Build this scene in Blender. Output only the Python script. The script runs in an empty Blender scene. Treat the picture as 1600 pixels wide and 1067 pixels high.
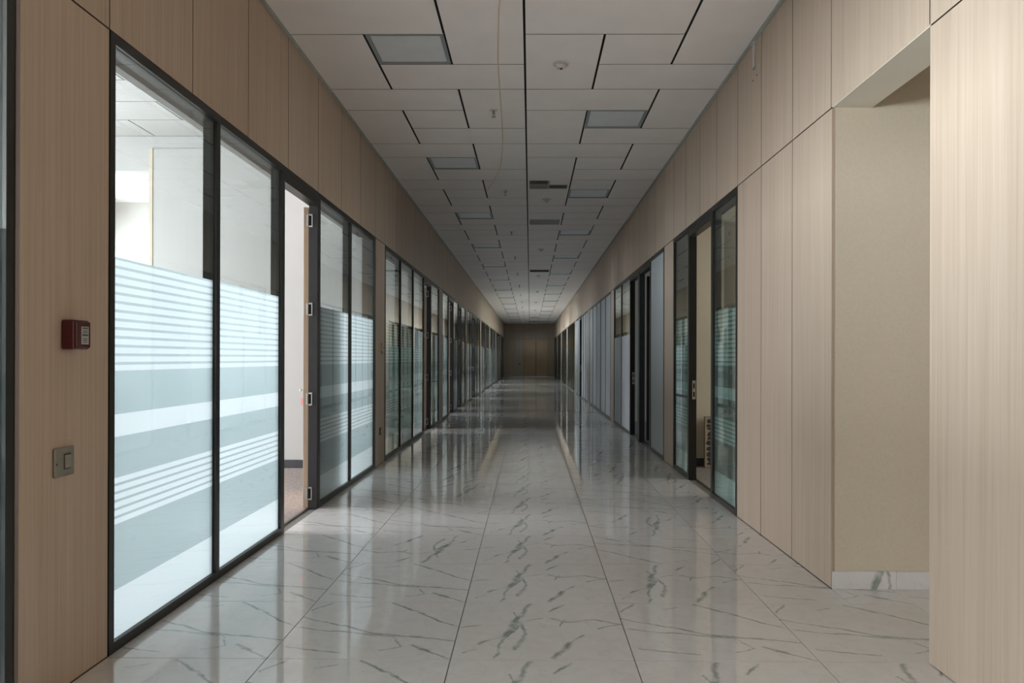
import bpy, bmesh, math, random
from mathutils import Matrix, Vector
random.seed(7)
S = bpy.context.scene
COL = S.collection

# ------------------------------------------------------------------ camera, world, exposure
cam_d = bpy.data.cameras.new('camera'); cam = bpy.data.objects.new('camera', cam_d); COL.objects.link(cam)
cam_d.sensor_width = 36.0; cam_d.lens = 1231.0/1600*36; cam_d.shift_x = -17.46/1600; cam_d.shift_y = 24.5/1600
cam_d.clip_start = 0.05; cam_d.clip_end = 200
cam.matrix_world = (Matrix.Translation((0, 0, 1.2946)) @ Matrix.Rotation(math.radians(0.5011), 4, 'Z')
                    @ Matrix.Rotation(math.radians(90.0724), 4, 'X') @ Matrix.Rotation(math.radians(0.1398), 4, 'Z'))
S.camera = cam
S.view_settings.view_transform = 'Standard'; S.view_settings.look = 'None'
S.view_settings.gamma = 1.0; S.view_settings.use_curve_mapping = False
EXPOSURE = 1.05
S.view_settings.exposure = EXPOSURE
W = bpy.data.worlds.new('sky'); S.world = W; W.use_nodes = True
W.node_tree.nodes['Background'].inputs[0].default_value = (0.62, 0.78, 1.0, 1)
W.node_tree.nodes['Background'].inputs[1].default_value = 1.2
try:
    S.cycles.max_bounces = 12; S.cycles.diffuse_bounces = 6; S.cycles.glossy_bounces = 5
    S.cycles.transparent_max_bounces = 32; S.cycles.transmission_bounces = 8
    S.cycles.sample_clamp_indirect = 6.0
    S.cycles.caustics_reflective = False; S.cycles.caustics_refractive = False
except Exception: pass

XL, XR, HC, HT = -1.822, 1.700, 3.708, 2.712
XE_L, XE_R = -7.2, 6.6          # outer walls of the offices
YB, YF = -8.0, 55.2             # ends of the corridor
FR = 0.08                       # depth of the partition frames
BAYL = [3.39+6.47*n for n in range(-2, 8)]
BL = 5.87
def day(name, loc, sx, sy, power, rot, color=(1.0, 0.925, 0.935)):
    l = bpy.data.lights.new(name, 'AREA'); l.shape = 'RECTANGLE'; l.size = sx; l.size_y = sy; l.energy = power; l.color = color
    o = bpy.data.objects.new(name, l); COL.objects.link(o); o.location = loc; o.rotation_euler = rot
    return o
# daylight through the outer office windows: one per window
RL = (0, math.radians(-90), 0); RR = (0, math.radians(90), 0)
WIN_L = [(y0+0.7, y0+BL-0.7) for y0 in BAYL if y0 < 52]
PL = [700, 1050, 330, 350, 130, 200, 560, 800, 420, 70]
for (a, b), p in zip(WIN_L, PL):
    day('window_daylight', (XE_L-0.25, (a+b)/2, 2.05), 2.3, b-a, p, RL)
BAYR_WIN = [(6.6, 8.6, 62), (11, 15.2, 10), (17.5, 21.5, 40), (24, 28, 40), (30.8, 35, 260), (37.2, 41.4, 220), (44, 48, 60), (50.6, 54, 20)]  # last window and its lamp are added to brighten the far end
for a, b, p in BAYR_WIN:
    day('window_daylight', (XE_R+0.25, (a+b)/2, 1.95), 2.1, b-a, p, RR, (1.0, 0.93, 0.84))
day('window_daylight', (5.3, 1.9, 1.9), 2.0, 2.2, 9, RR, (1.0, 0.95, 0.88))  # added fill lamp for the side passage; no window stands here

# ------------------------------------------------------------------ materials
def mat(name):
    m = bpy.data.materials.new(name); m.use_nodes = True; nt = m.node_tree
    return m, nt, nt.nodes['Principled BSDF']
def N(nt, t, **k):
    n = nt.nodes.new(t)
    for a, v in k.items(): setattr(n, a, v)
    return n
def math_n(nt, op, a, b=None, c=None, clamp=False):
    n = N(nt, 'ShaderNodeMath', operation=op); n.use_clamp = clamp
    for i, v in enumerate((a, b, c)):
        if v is None: continue
        if isinstance(v, (int, float)): n.inputs[i].default_value = v
        else: nt.links.new(v, n.inputs[i])
    return n.outputs[0]
def ramp(nt, fac, stops):
    r = N(nt, 'ShaderNodeValToRGB')
    while len(r.color_ramp.elements) < len(stops): r.color_ramp.elements.new(0.5)
    for e, (p, c) in zip(r.color_ramp.elements, stops): e.position = p; e.color = (*c, 1)
    nt.links.new(fac, r.inputs[0]); return r.outputs[0]
def simple(name, col, rough=0.6, metal=0.0, noise=0.04, scale=8.0, spec=0.5, bump=0.0):
    m, nt, b = mat(name)
    tc = N(nt, 'ShaderNodeTexCoord'); no = N(nt, 'ShaderNodeTexNoise'); no.inputs['Scale'].default_value = scale
    no.inputs['Detail'].default_value = 4
    nt.links.new(tc.outputs['Object'], no.inputs['Vector'])
    lo = tuple(max(0, c*(1-noise)) for c in col); hi = tuple(min(1, c*(1+noise)) for c in col)
    nt.links.new(ramp(nt, no.outputs['Fac'], [(0.3, lo), (0.7, hi)]), b.inputs['Base Color'])
    b.inputs['Roughness'].default_value = rough; b.inputs['Metallic'].default_value = metal
    b.inputs['Specular IOR Level'].default_value = spec
    if bump:
        bp = N(nt, 'ShaderNodeBump'); bp.inputs['Strength'].default_value = bump; bp.inputs['Distance'].default_value = 0.002
        nt.links.new(no.outputs['Fac'], bp.inputs['Height']); nt.links.new(bp.outputs[0], b.inputs['Normal'])
    return m
def wood(name, dark, light, rough=0.55):
    m, nt, b = mat(name)
    g = N(nt, 'ShaderNodeNewGeometry'); oi = N(nt, 'ShaderNodeObjectInfo')
    mp = N(nt, 'ShaderNodeMapping'); mp.inputs['Scale'].default_value = (55, 55, 0.9)
    add = N(nt, 'ShaderNodeVectorMath', operation='ADD'); cmb = N(nt, 'ShaderNodeCombineXYZ')
    nt.links.new(math_n(nt, 'MULTIPLY', oi.outputs['Random'], 37.0), cmb.inputs[2])
    nt.links.new(math_n(nt, 'MULTIPLY', oi.outputs['Random'], 3.0), cmb.inputs[1])
    nt.links.new(g.outputs['Position'], add.inputs[0]); nt.links.new(cmb.outputs[0], add.inputs[1])
    nt.links.new(add.outputs[0], mp.inputs[0])
    n1 = N(nt, 'ShaderNodeTexNoise'); n1.inputs['Scale'].default_value = 1.0; n1.inputs['Detail'].default_value = 5; n1.inputs['Roughness'].default_value = 0.65
    nt.links.new(mp.outputs[0], n1.inputs[0])
    mp2 = N(nt, 'ShaderNodeMapping'); mp2.inputs['Scale'].default_value = (9, 9, 0.25); nt.links.new(add.outputs[0], mp2.inputs[0])
    n2 = N(nt, 'ShaderNodeTexNoise'); n2.inputs['Scale'].default_value = 1.0; n2.inputs['Detail'].default_value = 3
    nt.links.new(mp2.outputs[0], n2.inputs[0])
    f = math_n(nt, 'ADD', math_n(nt, 'MULTIPLY', n1.outputs['Fac'], 0.72), math_n(nt, 'MULTIPLY', n2.outputs['Fac'], 0.28))
    f = math_n(nt, 'ADD', f, math_n(nt, 'MULTIPLY', math_n(nt, 'SUBTRACT', oi.outputs['Random'], 0.5), 0.05))
    nt.links.new(ramp(nt, f, [(0.29, dark), (0.67, light)]), b.inputs['Base Color'])
    b.inputs['Roughness'].default_value = rough; b.inputs['Specular IOR Level'].default_value = 0.3
    bp = N(nt, 'ShaderNodeBump'); bp.inputs['Strength'].default_value = 0.15; bp.inputs['Distance'].default_value = 0.001
    nt.links.new(n1.outputs['Fac'], bp.inputs['Height']); nt.links.new(bp.outputs[0], b.inputs['Normal'])
    return m
M = {}
M['wood'] = wood('oak_laminate', (0.41, 0.315, 0.235), (0.54, 0.43, 0.343))
M['door_wood'] = wood('beech_veneer', (0.55, 0.42, 0.30), (0.68, 0.54, 0.41), 0.45)
M['far_door'] = wood('far_door_veneer', (0.50, 0.33, 0.20), (0.60, 0.42, 0.27), 0.45)
M['joint'] = simple('panel_joint', (0.08, 0.05, 0.032), 0.8)
M['frame'] = simple('bronze_frame', (0.022, 0.021, 0.018), 0.38, 0.2, 0.1)
M['jamb'] = simple('grey_jamb', (0.045, 0.045, 0.05), 0.45, 0.2, 0.1)
M['sill'] = simple('bronze_sill', (0.06, 0.05, 0.042), 0.5, 0.2, 0.1)
M['black'] = simple('void_black', (0.012, 0.012, 0.012), 0.9)
M['ceil'] = simple('ceiling_board', (0.86, 0.82, 0.80), 0.85, 0, 0.025, 3.0, 0.2)
M['white'] = simple('painted_wall_white', (0.53, 0.515, 0.495), 0.8, 0, 0.02, 2.0, 0.2)
M['cream'] = simple('painted_wall_cream', (0.66, 0.57, 0.45), 0.85, 0, 0.03, 60.0, 0.2, 0.25)
M['soffit'] = simple('painted_soffit', (0.76, 0.70, 0.60), 0.8, 0, 0.02, 4.0, 0.2)
M['carpet'] = simple('carpet', (0.33, 0.28, 0.26), 0.95, 0, 0.35, 90.0, 0.1, 0.5)
M['grout'] = simple('floor_grout', (0.17, 0.16, 0.145), 0.8)
M['metal'] = simple('brushed_steel', (0.62, 0.61, 0.58), 0.32, 0.9, 0.05, 40)
M['plate'] = simple('switch_plate', (0.27, 0.26, 0.22), 0.45, 0.35, 0.05, 20)
M['plate2'] = simple('switch_rocker', (0.31, 0.30, 0.25), 0.45, 0.2, 0.05, 20)
M['plastic'] = simple('white_plastic', (0.62, 0.59, 0.57), 0.4)
M['beigeplastic'] = simple('beige_plastic', (0.50, 0.43, 0.30), 0.5)
M['red'] = simple('red_plastic', (0.075, 0.006, 0.008), 0.35, 0, 0.1)
M['redclear'] = simple('red_cover', (0.09, 0.022, 0.024), 0.12, 0, 0.1)
M['paper'] = simple('label_paper', (0.42, 0.42, 0.41), 0.7)
M['ink'] = simple('ink', (0.05, 0.05, 0.055), 0.7)
M['pink'] = simple('pink_tag', (0.80, 0.30, 0.30), 0.6)
M['diff'] = simple('light_diffuser', (0.72, 0.75, 0.78), 0.3, 0, 0.04, 5)
M['litframe'] = simple('light_frame', (0.30, 0.34, 0.36), 0.4, 0.2)
M['olive'] = simple('vent_plate', (0.26, 0.25, 0.17), 0.6)
M['slat'] = simple('vent_slat', (0.33, 0.33, 0.31), 0.5)
M['cable'] = simple('cable', (0.66, 0.52, 0.34), 0.6)
M['card'] = simple('cardboard', (0.52, 0.40, 0.27), 0.8, 0, 0.2, 12)
M['edge'] = simple('ceiling_trim', (0.40, 0.42, 0.40), 0.6)
M['baseb'] = simple('dark_skirting', (0.05, 0.05, 0.055), 0.6)
M['chrome'] = simple('chrome', (0.68, 0.67, 0.65), 0.35, 1.0, 0.02)

def schlick(nt, f0=0.04):
    lw = N(nt, 'ShaderNodeLayerWeight'); lw.inputs['Blend'].default_value = 0.5
    p = math_n(nt, 'POWER', lw.outputs['Facing'], 5.0)
    return math_n(nt, 'MULTIPLY_ADD', p, 1-f0, f0)
def glass_mat(name, tint):
    m, nt, b = mat(name); nt.nodes.remove(b)
    out = nt.nodes['Material Output']
    t = N(nt, 'ShaderNodeBsdfTransparent'); t.inputs[0].default_value = (*tint, 1)
    g = N(nt, 'ShaderNodeBsdfGlossy'); g.inputs['Roughness'].default_value = 0.0; g.inputs[0].default_value = (0.96, 1, 0.98, 1)
    mx = N(nt, 'ShaderNodeMixShader'); nt.links.new(schlick(nt), mx.inputs[0])
    nt.links.new(t.outputs[0], mx.inputs[1]); nt.links.new(g.outputs[0], mx.inputs[2]); nt.links.new(mx.outputs[0], out.inputs[0])
    return m
M['glass'] = glass_mat('clear_glass', (0.925, 0.97, 0.975))
def film_mat(name, bands, strong, weak):
    """bands: list of (z0, z1) dense film; below zmax the rest is light film. strong / weak = (diffuse colour, translucent colour, weights)"""
    m, nt, b = mat(name); nt.nodes.remove(b)
    out = nt.nodes['Material Output']
    def layer(dc, tc, wd, wt, wr, wp):
        d = N(nt, 'ShaderNodeBsdfDiffuse'); d.inputs[0].default_value = (*dc, 1)
        t = N(nt, 'ShaderNodeBsdfTranslucent'); t.inputs[0].default_value = (*tc, 1)
        r = N(nt, 'ShaderNodeBsdfRefraction'); r.inputs[0].default_value = (*tc, 1); r.inputs['Roughness'].default_value = 0.45; r.inputs['IOR'].default_value = 1.25
        p = N(nt, 'ShaderNodeBsdfTransparent'); p.inputs[0].default_value = (*tc, 1)
        tot = wd+wt; m1 = N(nt, 'ShaderNodeMixShader'); m1.inputs[0].default_value = wt/tot
        nt.links.new(d.outputs[0], m1.inputs[1]); nt.links.new(t.outputs[0], m1.inputs[2])
        m2 = N(nt, 'ShaderNodeMixShader'); m2.inputs[0].default_value = wr/(tot+wr)
        nt.links.new(m1.outputs[0], m2.inputs[1]); nt.links.new(r.outputs[0], m2.inputs[2])
        m3 = N(nt, 'ShaderNodeMixShader'); m3.inputs[0].default_value = wp/(tot+wr+wp)
        nt.links.new(m2.outputs[0], m3.inputs[1]); nt.links.new(p.outputs[0], m3.inputs[2])
        return m3.outputs[0]
    s = layer(*strong)
    if bands is None:
        nt.links.new(s, out.inputs[0]); return m
    w = layer(*weak)
    g = N(nt, 'ShaderNodeNewGeometry'); sp = N(nt, 'ShaderNodeSeparateXYZ'); nt.links.new(g.outputs['Position'], sp.inputs[0])
    z = sp.outputs[2]
    def inside(a, b): return math_n(nt, 'MULTIPLY', math_n(nt, 'GREATER_THAN', z, a), math_n(nt, 'LESS_THAN', z, b))
    acc = None
    for bnd in bands:
        if len(bnd) == 2: v = inside(*bnd)
        else:
            a, c, pitch, on = bnd
            ph = math_n(nt, 'MODULO', math_n(nt, 'SUBTRACT', z, a), pitch)
            v = math_n(nt, 'MULTIPLY', inside(a, c), math_n(nt, 'LESS_THAN', ph, on))
        acc = v if acc is None else math_n(nt, 'MAXIMUM', acc, v)
    mx = N(nt, 'ShaderNodeMixShader'); nt.links.new(acc, mx.inputs[0]); nt.links.new(w, mx.inputs[1]); nt.links.new(s, mx.inputs[2])
    nt.links.new(mx.outputs[0], out.inputs[0]); return m
BANDS = [(0.0, 0.258), (0.55, 0.757, 0.0364, 0.0244), (0.939, 1.04), (1.234, 1.7415, 0.0391, 0.0262)]
STR = ((0.60, 0.645, 0.665), (0.87, 0.925, 0.955), 0.33, 0.65, 0.0, 0.02)
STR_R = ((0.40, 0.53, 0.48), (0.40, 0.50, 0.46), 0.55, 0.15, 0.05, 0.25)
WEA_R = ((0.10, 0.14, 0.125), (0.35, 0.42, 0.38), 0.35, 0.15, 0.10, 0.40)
WEA = ((0.22, 0.27, 0.27), (0.47, 0.55, 0.57), 0.20, 0.70, 0.03, 0.07)
M['film'] = film_mat('striped_privacy_film', BANDS, STR, WEA)
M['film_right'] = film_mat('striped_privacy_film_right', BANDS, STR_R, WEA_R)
M['frost'] = film_mat('plain_privacy_film', None, ((0.50, 0.515, 0.52), (0.34, 0.36, 0.37), 0.9, 0.08, 0.01, 0.01), None)

# marble tiles -------------------------------------------------------
TW = 0.7906
def seg_group():
    g = bpy.data.node_groups.new('vein_segment', 'ShaderNodeTree')
    for n, t in (('P', 'NodeSocketVector'), ('A', 'NodeSocketVector'), ('B', 'NodeSocketVector'), ('W', 'NodeSocketFloat')):
        g.interface.new_socket(n, in_out='INPUT', socket_type=t)
    g.interface.new_socket('Mask', in_out='OUTPUT', socket_type='NodeSocketFloat')
    i = g.nodes.new('NodeGroupInput'); o = g.nodes.new('NodeGroupOutput'); L = g.links.new
    def vm(op, a, b=None, sc=None):
        n = g.nodes.new('ShaderNodeVectorMath'); n.operation = op; L(a, n.inputs[0])
        if b is not None: L(b, n.inputs[1])
        if sc is not None: L(sc, n.inputs['Scale'])
        return n
    ba = vm('SUBTRACT', i.outputs['B'], i.outputs['A']).outputs[0]; pa = vm('SUBTRACT', i.outputs['P'], i.outputs['A']).outputs[0]
    h = math_n(g, 'DIVIDE', vm('DOT_PRODUCT', pa, ba).outputs['Value'], vm('DOT_PRODUCT', ba, ba).outputs['Value'], clamp=True)
    d = vm('LENGTH', vm('SUBTRACT', pa, vm('SCALE', ba, sc=h).outputs[0]).outputs[0]).outputs['Value']
    L(math_n(g, 'SUBTRACT', 1.0, math_n(g, 'DIVIDE', d, i.outputs['W'], clamp=True)), o.inputs[0])
    return g
def marble():
    m, nt, b = mat('polished_marble_tile'); L = nt.links.new
    G = seg_group()
    tc = N(nt, 'ShaderNodeTexCoord'); sc = N(nt, 'ShaderNodeVectorMath', operation='SCALE'); sc.inputs['Scale'].default_value = 1/TW
    L(tc.outputs['Object'], sc.inputs[0])
    fr = N(nt, 'ShaderNodeVectorMath', operation='FRACTION'); L(sc.outputs[0], fr.inputs[0])
    at = N(nt, 'ShaderNodeAttribute', attribute_type='OBJECT', attribute_name='design')
    seed = at.outputs['Fac']
    # half a turn for designs 2 and 3
    turned = math_n(nt, 'GREATER_THAN', seed, 1.5)
    sx = N(nt, 'ShaderNodeSeparateXYZ'); L(fr.outputs[0], sx.inputs[0])
    def flip(v): return math_n(nt, 'ADD', math_n(nt, 'MULTIPLY', v, math_n(nt, 'MULTIPLY_ADD', turned, -2.0, 1.0)), turned)
    cb = N(nt, 'ShaderNodeCombineXYZ'); L(flip(sx.outputs[0]), cb.inputs[0]); L(flip(sx.outputs[1]), cb.inputs[1])
    P = cb.outputs[0]
    def warp(P, scale, amp, det):
        no = N(nt, 'ShaderNodeTexNoise'); no.inputs['Scale'].default_value = scale; no.inputs['Detail'].default_value = det
        L(P, no.inputs[0])
        s1 = N(nt, 'ShaderNodeVectorMath', operation='SUBTRACT'); L(no.outputs['Color'], s1.inputs[0]); s1.inputs[1].default_value = (.5, .5, .5)
        s2 = N(nt, 'ShaderNodeVectorMath', operation='MULTIPLY'); L(s1.outputs[0], s2.inputs[0]); s2.inputs[1].default_value = (amp, amp, 0)
        a = N(nt, 'ShaderNodeVectorMath', operation='ADD'); L(P, a.inputs[0]); L(s2.outputs[0], a.inputs[1]); return a.outputs[0]
    PW = warp(warp(warp(P, 3.5, 0.09, 2), 18.0, 0.030, 3), 60.0, 0.012, 2)
    A = [((.14, .24), (.27, .36), .020), ((.27, .36), (.35, .66), .032), ((.30, .42), (.40, .80), .022), ((.32, .60), (.50, .70), .010), ((.36, .70), (.33, .82), .012), ((.35, .66), (.44, .97), .022), ((.235, .03), (.28, .34), .016),
         ((.28, .34), (.36, .56), .018), ((.35, .16), (.40, .40), .022), ((.40, .40), (.37, .62), .020), ((.56, .03), (.66, .26), .026),
         ((.66, .26), (.74, .37), .014), ((.56, .82), (.64, .97), .014), ((.56, .69), (.66, .62), .014), ((.66, .62), (.84, .65), .012),
         ((.84, .65), (1.0, .57), .014), ((.84, .50), (1.0, .58), .010), ((.05, .10), (.12, .16), .010), ((.62, .55), (.64, .66), .012),
         ((.0, .50), (.12, .56), .010)]
    B = [((.0, .68), (.29, .53), .014), ((.29, .53), (.47, .42), .026), ((.47, .42), (.78, .33), .022), ((.78, .33), (1.0, .28), .012),
         ((.02, .50), (.39, .40), .012), ((.39, .40), (.62, .36), .020), ((.52, .97), (.70, .80), .016), ((.70, .80), (.87, .61), .018),
         ((.87, .61), (1.0, .52), .012), ((.05, .18), (.37, .10), .014), ((.76, .22), (.86, .13), .020), ((.86, .13), (.99, .02), .016),
         ((.58, .13), (.69, .20), .012), ((.69, .20), (.62, .38), .010), ((.12, .97), (.02, .83), .014), ((.30, .88), (.42, .93), .008)]
    def design(segs):
        acc = None
        for (a, c, w) in segs:
            n = N(nt, 'ShaderNodeGroup'); n.node_tree = G; L(PW, n.inputs['P'])
            n.inputs['A'].default_value = (*a, 0); n.inputs['B'].default_value = (*c, 0); n.inputs['W'].default_value = w*0.85
            acc = n.outputs[0] if acc is None else math_n(nt, 'MAXIMUM', acc, n.outputs[0])
        return acc
    ma, mb = design(A), design(B)
    odd = math_n(nt, 'GREATER_THAN', math_n(nt, 'MODULO', seed, 2.0), 0.5)
    mm = math_n(nt, 'ADD', math_n(nt, 'MULTIPLY', ma, math_n(nt, 'SUBTRACT', 1.0, odd)), math_n(nt, 'MULTIPLY', mb, odd))
    no = N(nt, 'ShaderNodeTexNoise'); no.inputs['Scale'].default_value = 9; no.inputs['Detail'].default_value = 5; L(P, no.inputs[0])
    n3 = N(nt, 'ShaderNodeTexNoise'); n3.inputs['Scale'].default_value = 11; n3.inputs['Detail'].default_value = 3; L(PW, n3.inputs[0])
    core = math_n(nt, 'MULTIPLY', math_n(nt, 'POWER', mm, 0.8), math_n(nt, 'MULTIPLY_ADD', n3.outputs['Fac'], 2.6, -0.55, clamp=True), clamp=True)
    # faint secondary veining
    n2 = N(nt, 'ShaderNodeTexNoise'); n2.inputs['Scale'].default_value = 3.2; n2.inputs['Detail'].default_value = 4; L(PW, n2.inputs[0])
    thin = math_n(nt, 'SUBTRACT', 1.0, math_n(nt, 'MULTIPLY', math_n(nt, 'ABSOLUTE', math_n(nt, 'SUBTRACT', n2.outputs['Fac'], 0.5)), 70.0), clamp=True)
    fac = math_n(nt, 'MAXIMUM', core, math_n(nt, 'MULTIPLY', thin, 0.10))
    base = ramp(nt, no.outputs['Fac'], [(0.3, (0.72, 0.70, 0.69)), (0.7, (0.77, 0.75, 0.74))])
    mx = N(nt, 'ShaderNodeMix', data_type='RGBA'); L(fac, mx.inputs['Factor']); L(base, mx.inputs['A']); mx.inputs['B'].default_value = (0.24, 0.30, 0.27, 1)
    L(mx.outputs['Result'], b.inputs['Base Color'])
    b.inputs['Roughness'].default_value = 0.035; b.inputs['IOR'].default_value = 1.55
    return m
M['marble'] = marble()

# ------------------------------------------------------------------ mesh helpers
def box_mesh(name, boxes, bev=0.0):
    """boxes: (x0,y0,z0,x1,y1,z1) -> mesh whose origin is the middle of the bottom"""
    xs = [b[0] for b in boxes]+[b[3] for b in boxes]; ys = [b[1] for b in boxes]+[b[4] for b in boxes]; zs = [b[2] for b in boxes]+[b[5] for b in boxes]
    c = ((min(xs)+max(xs))/2, (min(ys)+max(ys))/2, min(zs))
    bm = bmesh.new()
    for b in boxes: add_box(bm, b, c)
    if bev: bmesh.ops.bevel(bm, geom=list(bm.edges), offset=bev, segments=1, affect='EDGES')
    return bm_mesh(name, bm), c
def add_box(bm, b, c=(0, 0, 0)):
    x0, y0, z0, x1, y1, z1 = b
    v = [bm.verts.new((x-c[0], y-c[1], z-c[2])) for x, y, z in
         ((x0, y0, z0), (x1, y0, z0), (x1, y1, z0), (x0, y1, z0), (x0, y0, z1), (x1, y0, z1), (x1, y1, z1), (x0, y1, z1))]
    for f in ((3, 2, 1, 0), (4, 5, 6, 7), (0, 1, 5, 4), (1, 2, 6, 5), (2, 3, 7, 6), (3, 0, 4, 7)): bm.faces.new([v[i] for i in f])
def dark_sides(me, top=False):
    me.materials.append(M['ceil'] if not top else M['white']); me.materials.append(M['black'])
    for p in me.polygons:
        if abs(p.normal.z) < .5: p.material_index = 1
    return me
def bm_mesh(name, bm):
    me = bpy.data.meshes.new(name); bm.to_mesh(me); bm.free(); return me
WL = {}
def link(name, me, m, parent, loc):
    o = bpy.data.objects.new(name, me); COL.objects.link(o)
    if m is not None:
        if not me.materials: me.materials.append(M[m])
    w = Vector(loc)
    if parent is not None: o.parent = parent; o.location = w-WL.get(parent.name, Vector((0, 0, 0)))
    else: o.location = w
    WL[o.name] = w
    return o
def boxes(name, bs, m, parent=None, bev=0.0):
    me, c = box_mesh(name, bs, bev); return link(name, me, m, parent, c)
def tag(o, label=None, cat=None, group=None, kind=None):
    if label: o['label'] = label
    if cat: o['category'] = cat
    if group: o['group'] = group
    if kind: o['kind'] = kind
    return o
def empty(name, loc, rz=0):
    o = bpy.data.objects.new(name, None); COL.objects.link(o); o.location = loc; o.rotation_euler = (0, 0, rz); o.empty_display_size = 0.1
    WL[o.name] = Vector(loc); return o
def cyl(bm, p, r, h, seg=20, axis='Z', r2=None):
    r2 = r if r2 is None else r2
    mt = Matrix.Translation(p)
    if axis == 'X': mt = mt @ Matrix.Rotation(math.pi/2, 4, 'Y')
    if axis == 'Y': mt = mt @ Matrix.Rotation(math.pi/2, 4, 'X')
    bmesh.ops.create_cone(bm, cap_ends=True, segments=seg, radius1=r, radius2=r2, depth=h, matrix=mt)
ORD = ['nearest the camera', 'second', 'third', 'fourth', 'fifth', 'sixth', 'seventh', 'eighth', 'ninth', 'tenth', 'eleventh', 'twelfth', 'thirteenth', 'fourteenth', 'fifteenth', 'sixteenth', 'seventeenth', 'eighteenth']
def nth(i): return 'nearest the camera' if i == 0 else ORD[i]+' from the camera'

# ------------------------------------------------------------------ floor
floor = boxes('floor', [(XL-0.1, YB, -0.12, XR+0.1, YF+0.1, -0.008), (XR+0.1, 2.4, -0.12, 6.0, 4.5, -0.008)], 'grout')
tag(floor, 'long corridor floor of polished white marble tiles with grey-green veins', kind='structure')
jx = [-0.339+TW*i for i in range(-2, 9)]; Y0 = 3.3803
mesh_cache = {}
count = 0; far_bm = bmesh.new(); far_n = 0
for r in range(-4, 66):
    ya, yb = Y0+TW*r, Y0+TW*(r+1)
    for ci in range(len(jx)-1):
        xa, xb = jx[ci], jx[ci+1]
        x0, x1, y0, y1 = max(xa, XL+0.001), xb, ya, yb
        if xa >= XR-0.02 or xb > XR:
            if yb < 3.38 or ya > 4.44:
                if xa >= XR-0.02: continue
                x1 = min(xb, XR-0.001)
            else: y1 = min(yb, 4.452)
            if ya < 4.44 and yb > 4.452:
                # the row beside the far jamb: the corridor part runs on, the passage part ends at the wall
                if xa < XR: x1 = min(xb, XR-0.001); y1 = yb
        y1 = min(y1, YF-0.001)
        if x1-x0 < 0.02: continue
        if r == 1 and xa < XR < xb:
            o = boxes('tile', [(XR+.0, ya+.0014, -.008, xb-.0022, 4.455, 0)], 'marble', floor)
            cxy = WL[o.name]
            for v in o.data.vertices: v.co += cxy-Vector((xa, ya, 0))
            o.location = (xa-WL[floor.name].x, ya-WL[floor.name].y, -WL[floor.name].z); o['design'] = 1.0
        gx, gy = 0.0022, 0.0022
        key = (round(x0-xa, 3), round(x1-xa, 3), round(y1-ya, 3))
        if r < 47 and count < 292:
            if key not in mesh_cache:
                me, c = box_mesh('tile', [(x0-xa+gx, gy, -0.008, x1-xa-gx, y1-ya-gy, 0.0)])
                for v in me.vertices: v.co += Vector(c)
                mesh_cache[key] = me
            o = link('tile', mesh_cache[key], 'marble', floor, (xa, ya, 0))
            d = (0 if ci == 2 else random.choice([1, 1, 3, 0, 2]))
            if r == 0: d = {2: 0, 1: 1, 3: 1, 4: 1}.get(ci, 1)
            if r == 1: d = {2: 0, 1: 1, 3: 0}.get(ci, 1)
            o['design'] = float(d); count += 1
            last_row = r
        else:
            if far_n == 0: far_c = (xa-TW*ci, ya)
            far_n += 1
            add_box(far_bm, (x0+gx, y0+gy, -0.008, x1-gx, y1-gy, 0.0), (jx[0], ya if far_n == 1 else far_y, 0))
            if far_n == 1: far_y = ya
if far_n:
    o = link('tile', bm_mesh('far_tiles', far_bm), 'marble', floor, (jx[0], far_y, 0)); o['kind'] = 'stuff'; o['design'] = 1.0

# ------------------------------------------------------------------ ceiling
ceil = boxes('ceiling', [(XL-0.15, YB, HC+0.014, XR+0.15, YF+0.1, HC+0.20)], 'black')
tag(ceil, 'corridor ceiling of offset grey boards with dark joints', kind='structure')
YC, CX = 5.868, -0.0477
x1c, x2c, y1c, y2c = CX-1.2, CX-0.6, CX+0.6, CX+1.2
tiles = []; lights = []; vents = []
VENT_SMALL = {8, 26, 52, 58, 68}; VENT_IN = {13, 76}
for k in range(-9, 84, 3):
    tiles += [(XL, x1c, k, k+2), (x1c, CX, k+1, k+2), (x2c, CX, k+2, k+4), (XL, x2c, k+2, k+3)]
    (lights if (k % 6 == 0 and k >= 0) else tiles).append((x1c, x2c, k, k+1))
    if k+1 in VENT_IN: tiles.append((CX, y1c, k, k+1)); vents.append(k+1)
    else: tiles.append((CX, y1c, k, k+2))
    tiles += [(y1c, XR, k+1, k+2), (y2c, XR, k+2, k+4)]
    (lights if (k % 6 == 3 and k >= 0) else tiles).append((y1c, y2c, k, k+1))
    if k+2 in VENT_SMALL: tiles.append((y1c, y2c, k+2, k+3)); vents.append(k+2)
    else: tiles.append((CX, y2c, k+2, k+3))
tiles.sort(key=lambda t: t[2])
cc = {}; cn = 0; far_bm = bmesh.new(); far_k = None
for (a, b, k0, k1) in tiles:
    ya, yb = YC+0.6*k0, min(YC+0.6*k1, YF)
    if ya > YF-0.1: continue
    if a < XL+0.01: a += 0.008
    if b > XR-0.01: b -= 0.008
    gx, gy = 0.009, 0.0042
    if cn < 290:
        key = (round(b-a, 3), round(yb-ya, 3))
        if key not in cc:
            cc[key] = dark_sides(box_mesh('ceiling_tile', [(gx, gy, 0, b-a-gx, yb-ya-gy, 0.013)])[0])
        link('ceiling_tile', cc[key], 'ceil', ceil, ((a+b)/2, (ya+yb)/2, HC)); cn += 1
    else:
        if far_k is None: far_k = ya
        add_box(far_bm, (a+gx, ya+gy, 0, b-gx, yb-gy, 0.013), (0, far_k, 0))
if far_k is not None:
    o = link('ceiling_tile', bm_mesh('far_boards', far_bm), 'ceil', ceil, (0, far_k, HC)); o['kind'] = 'stuff'
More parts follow.
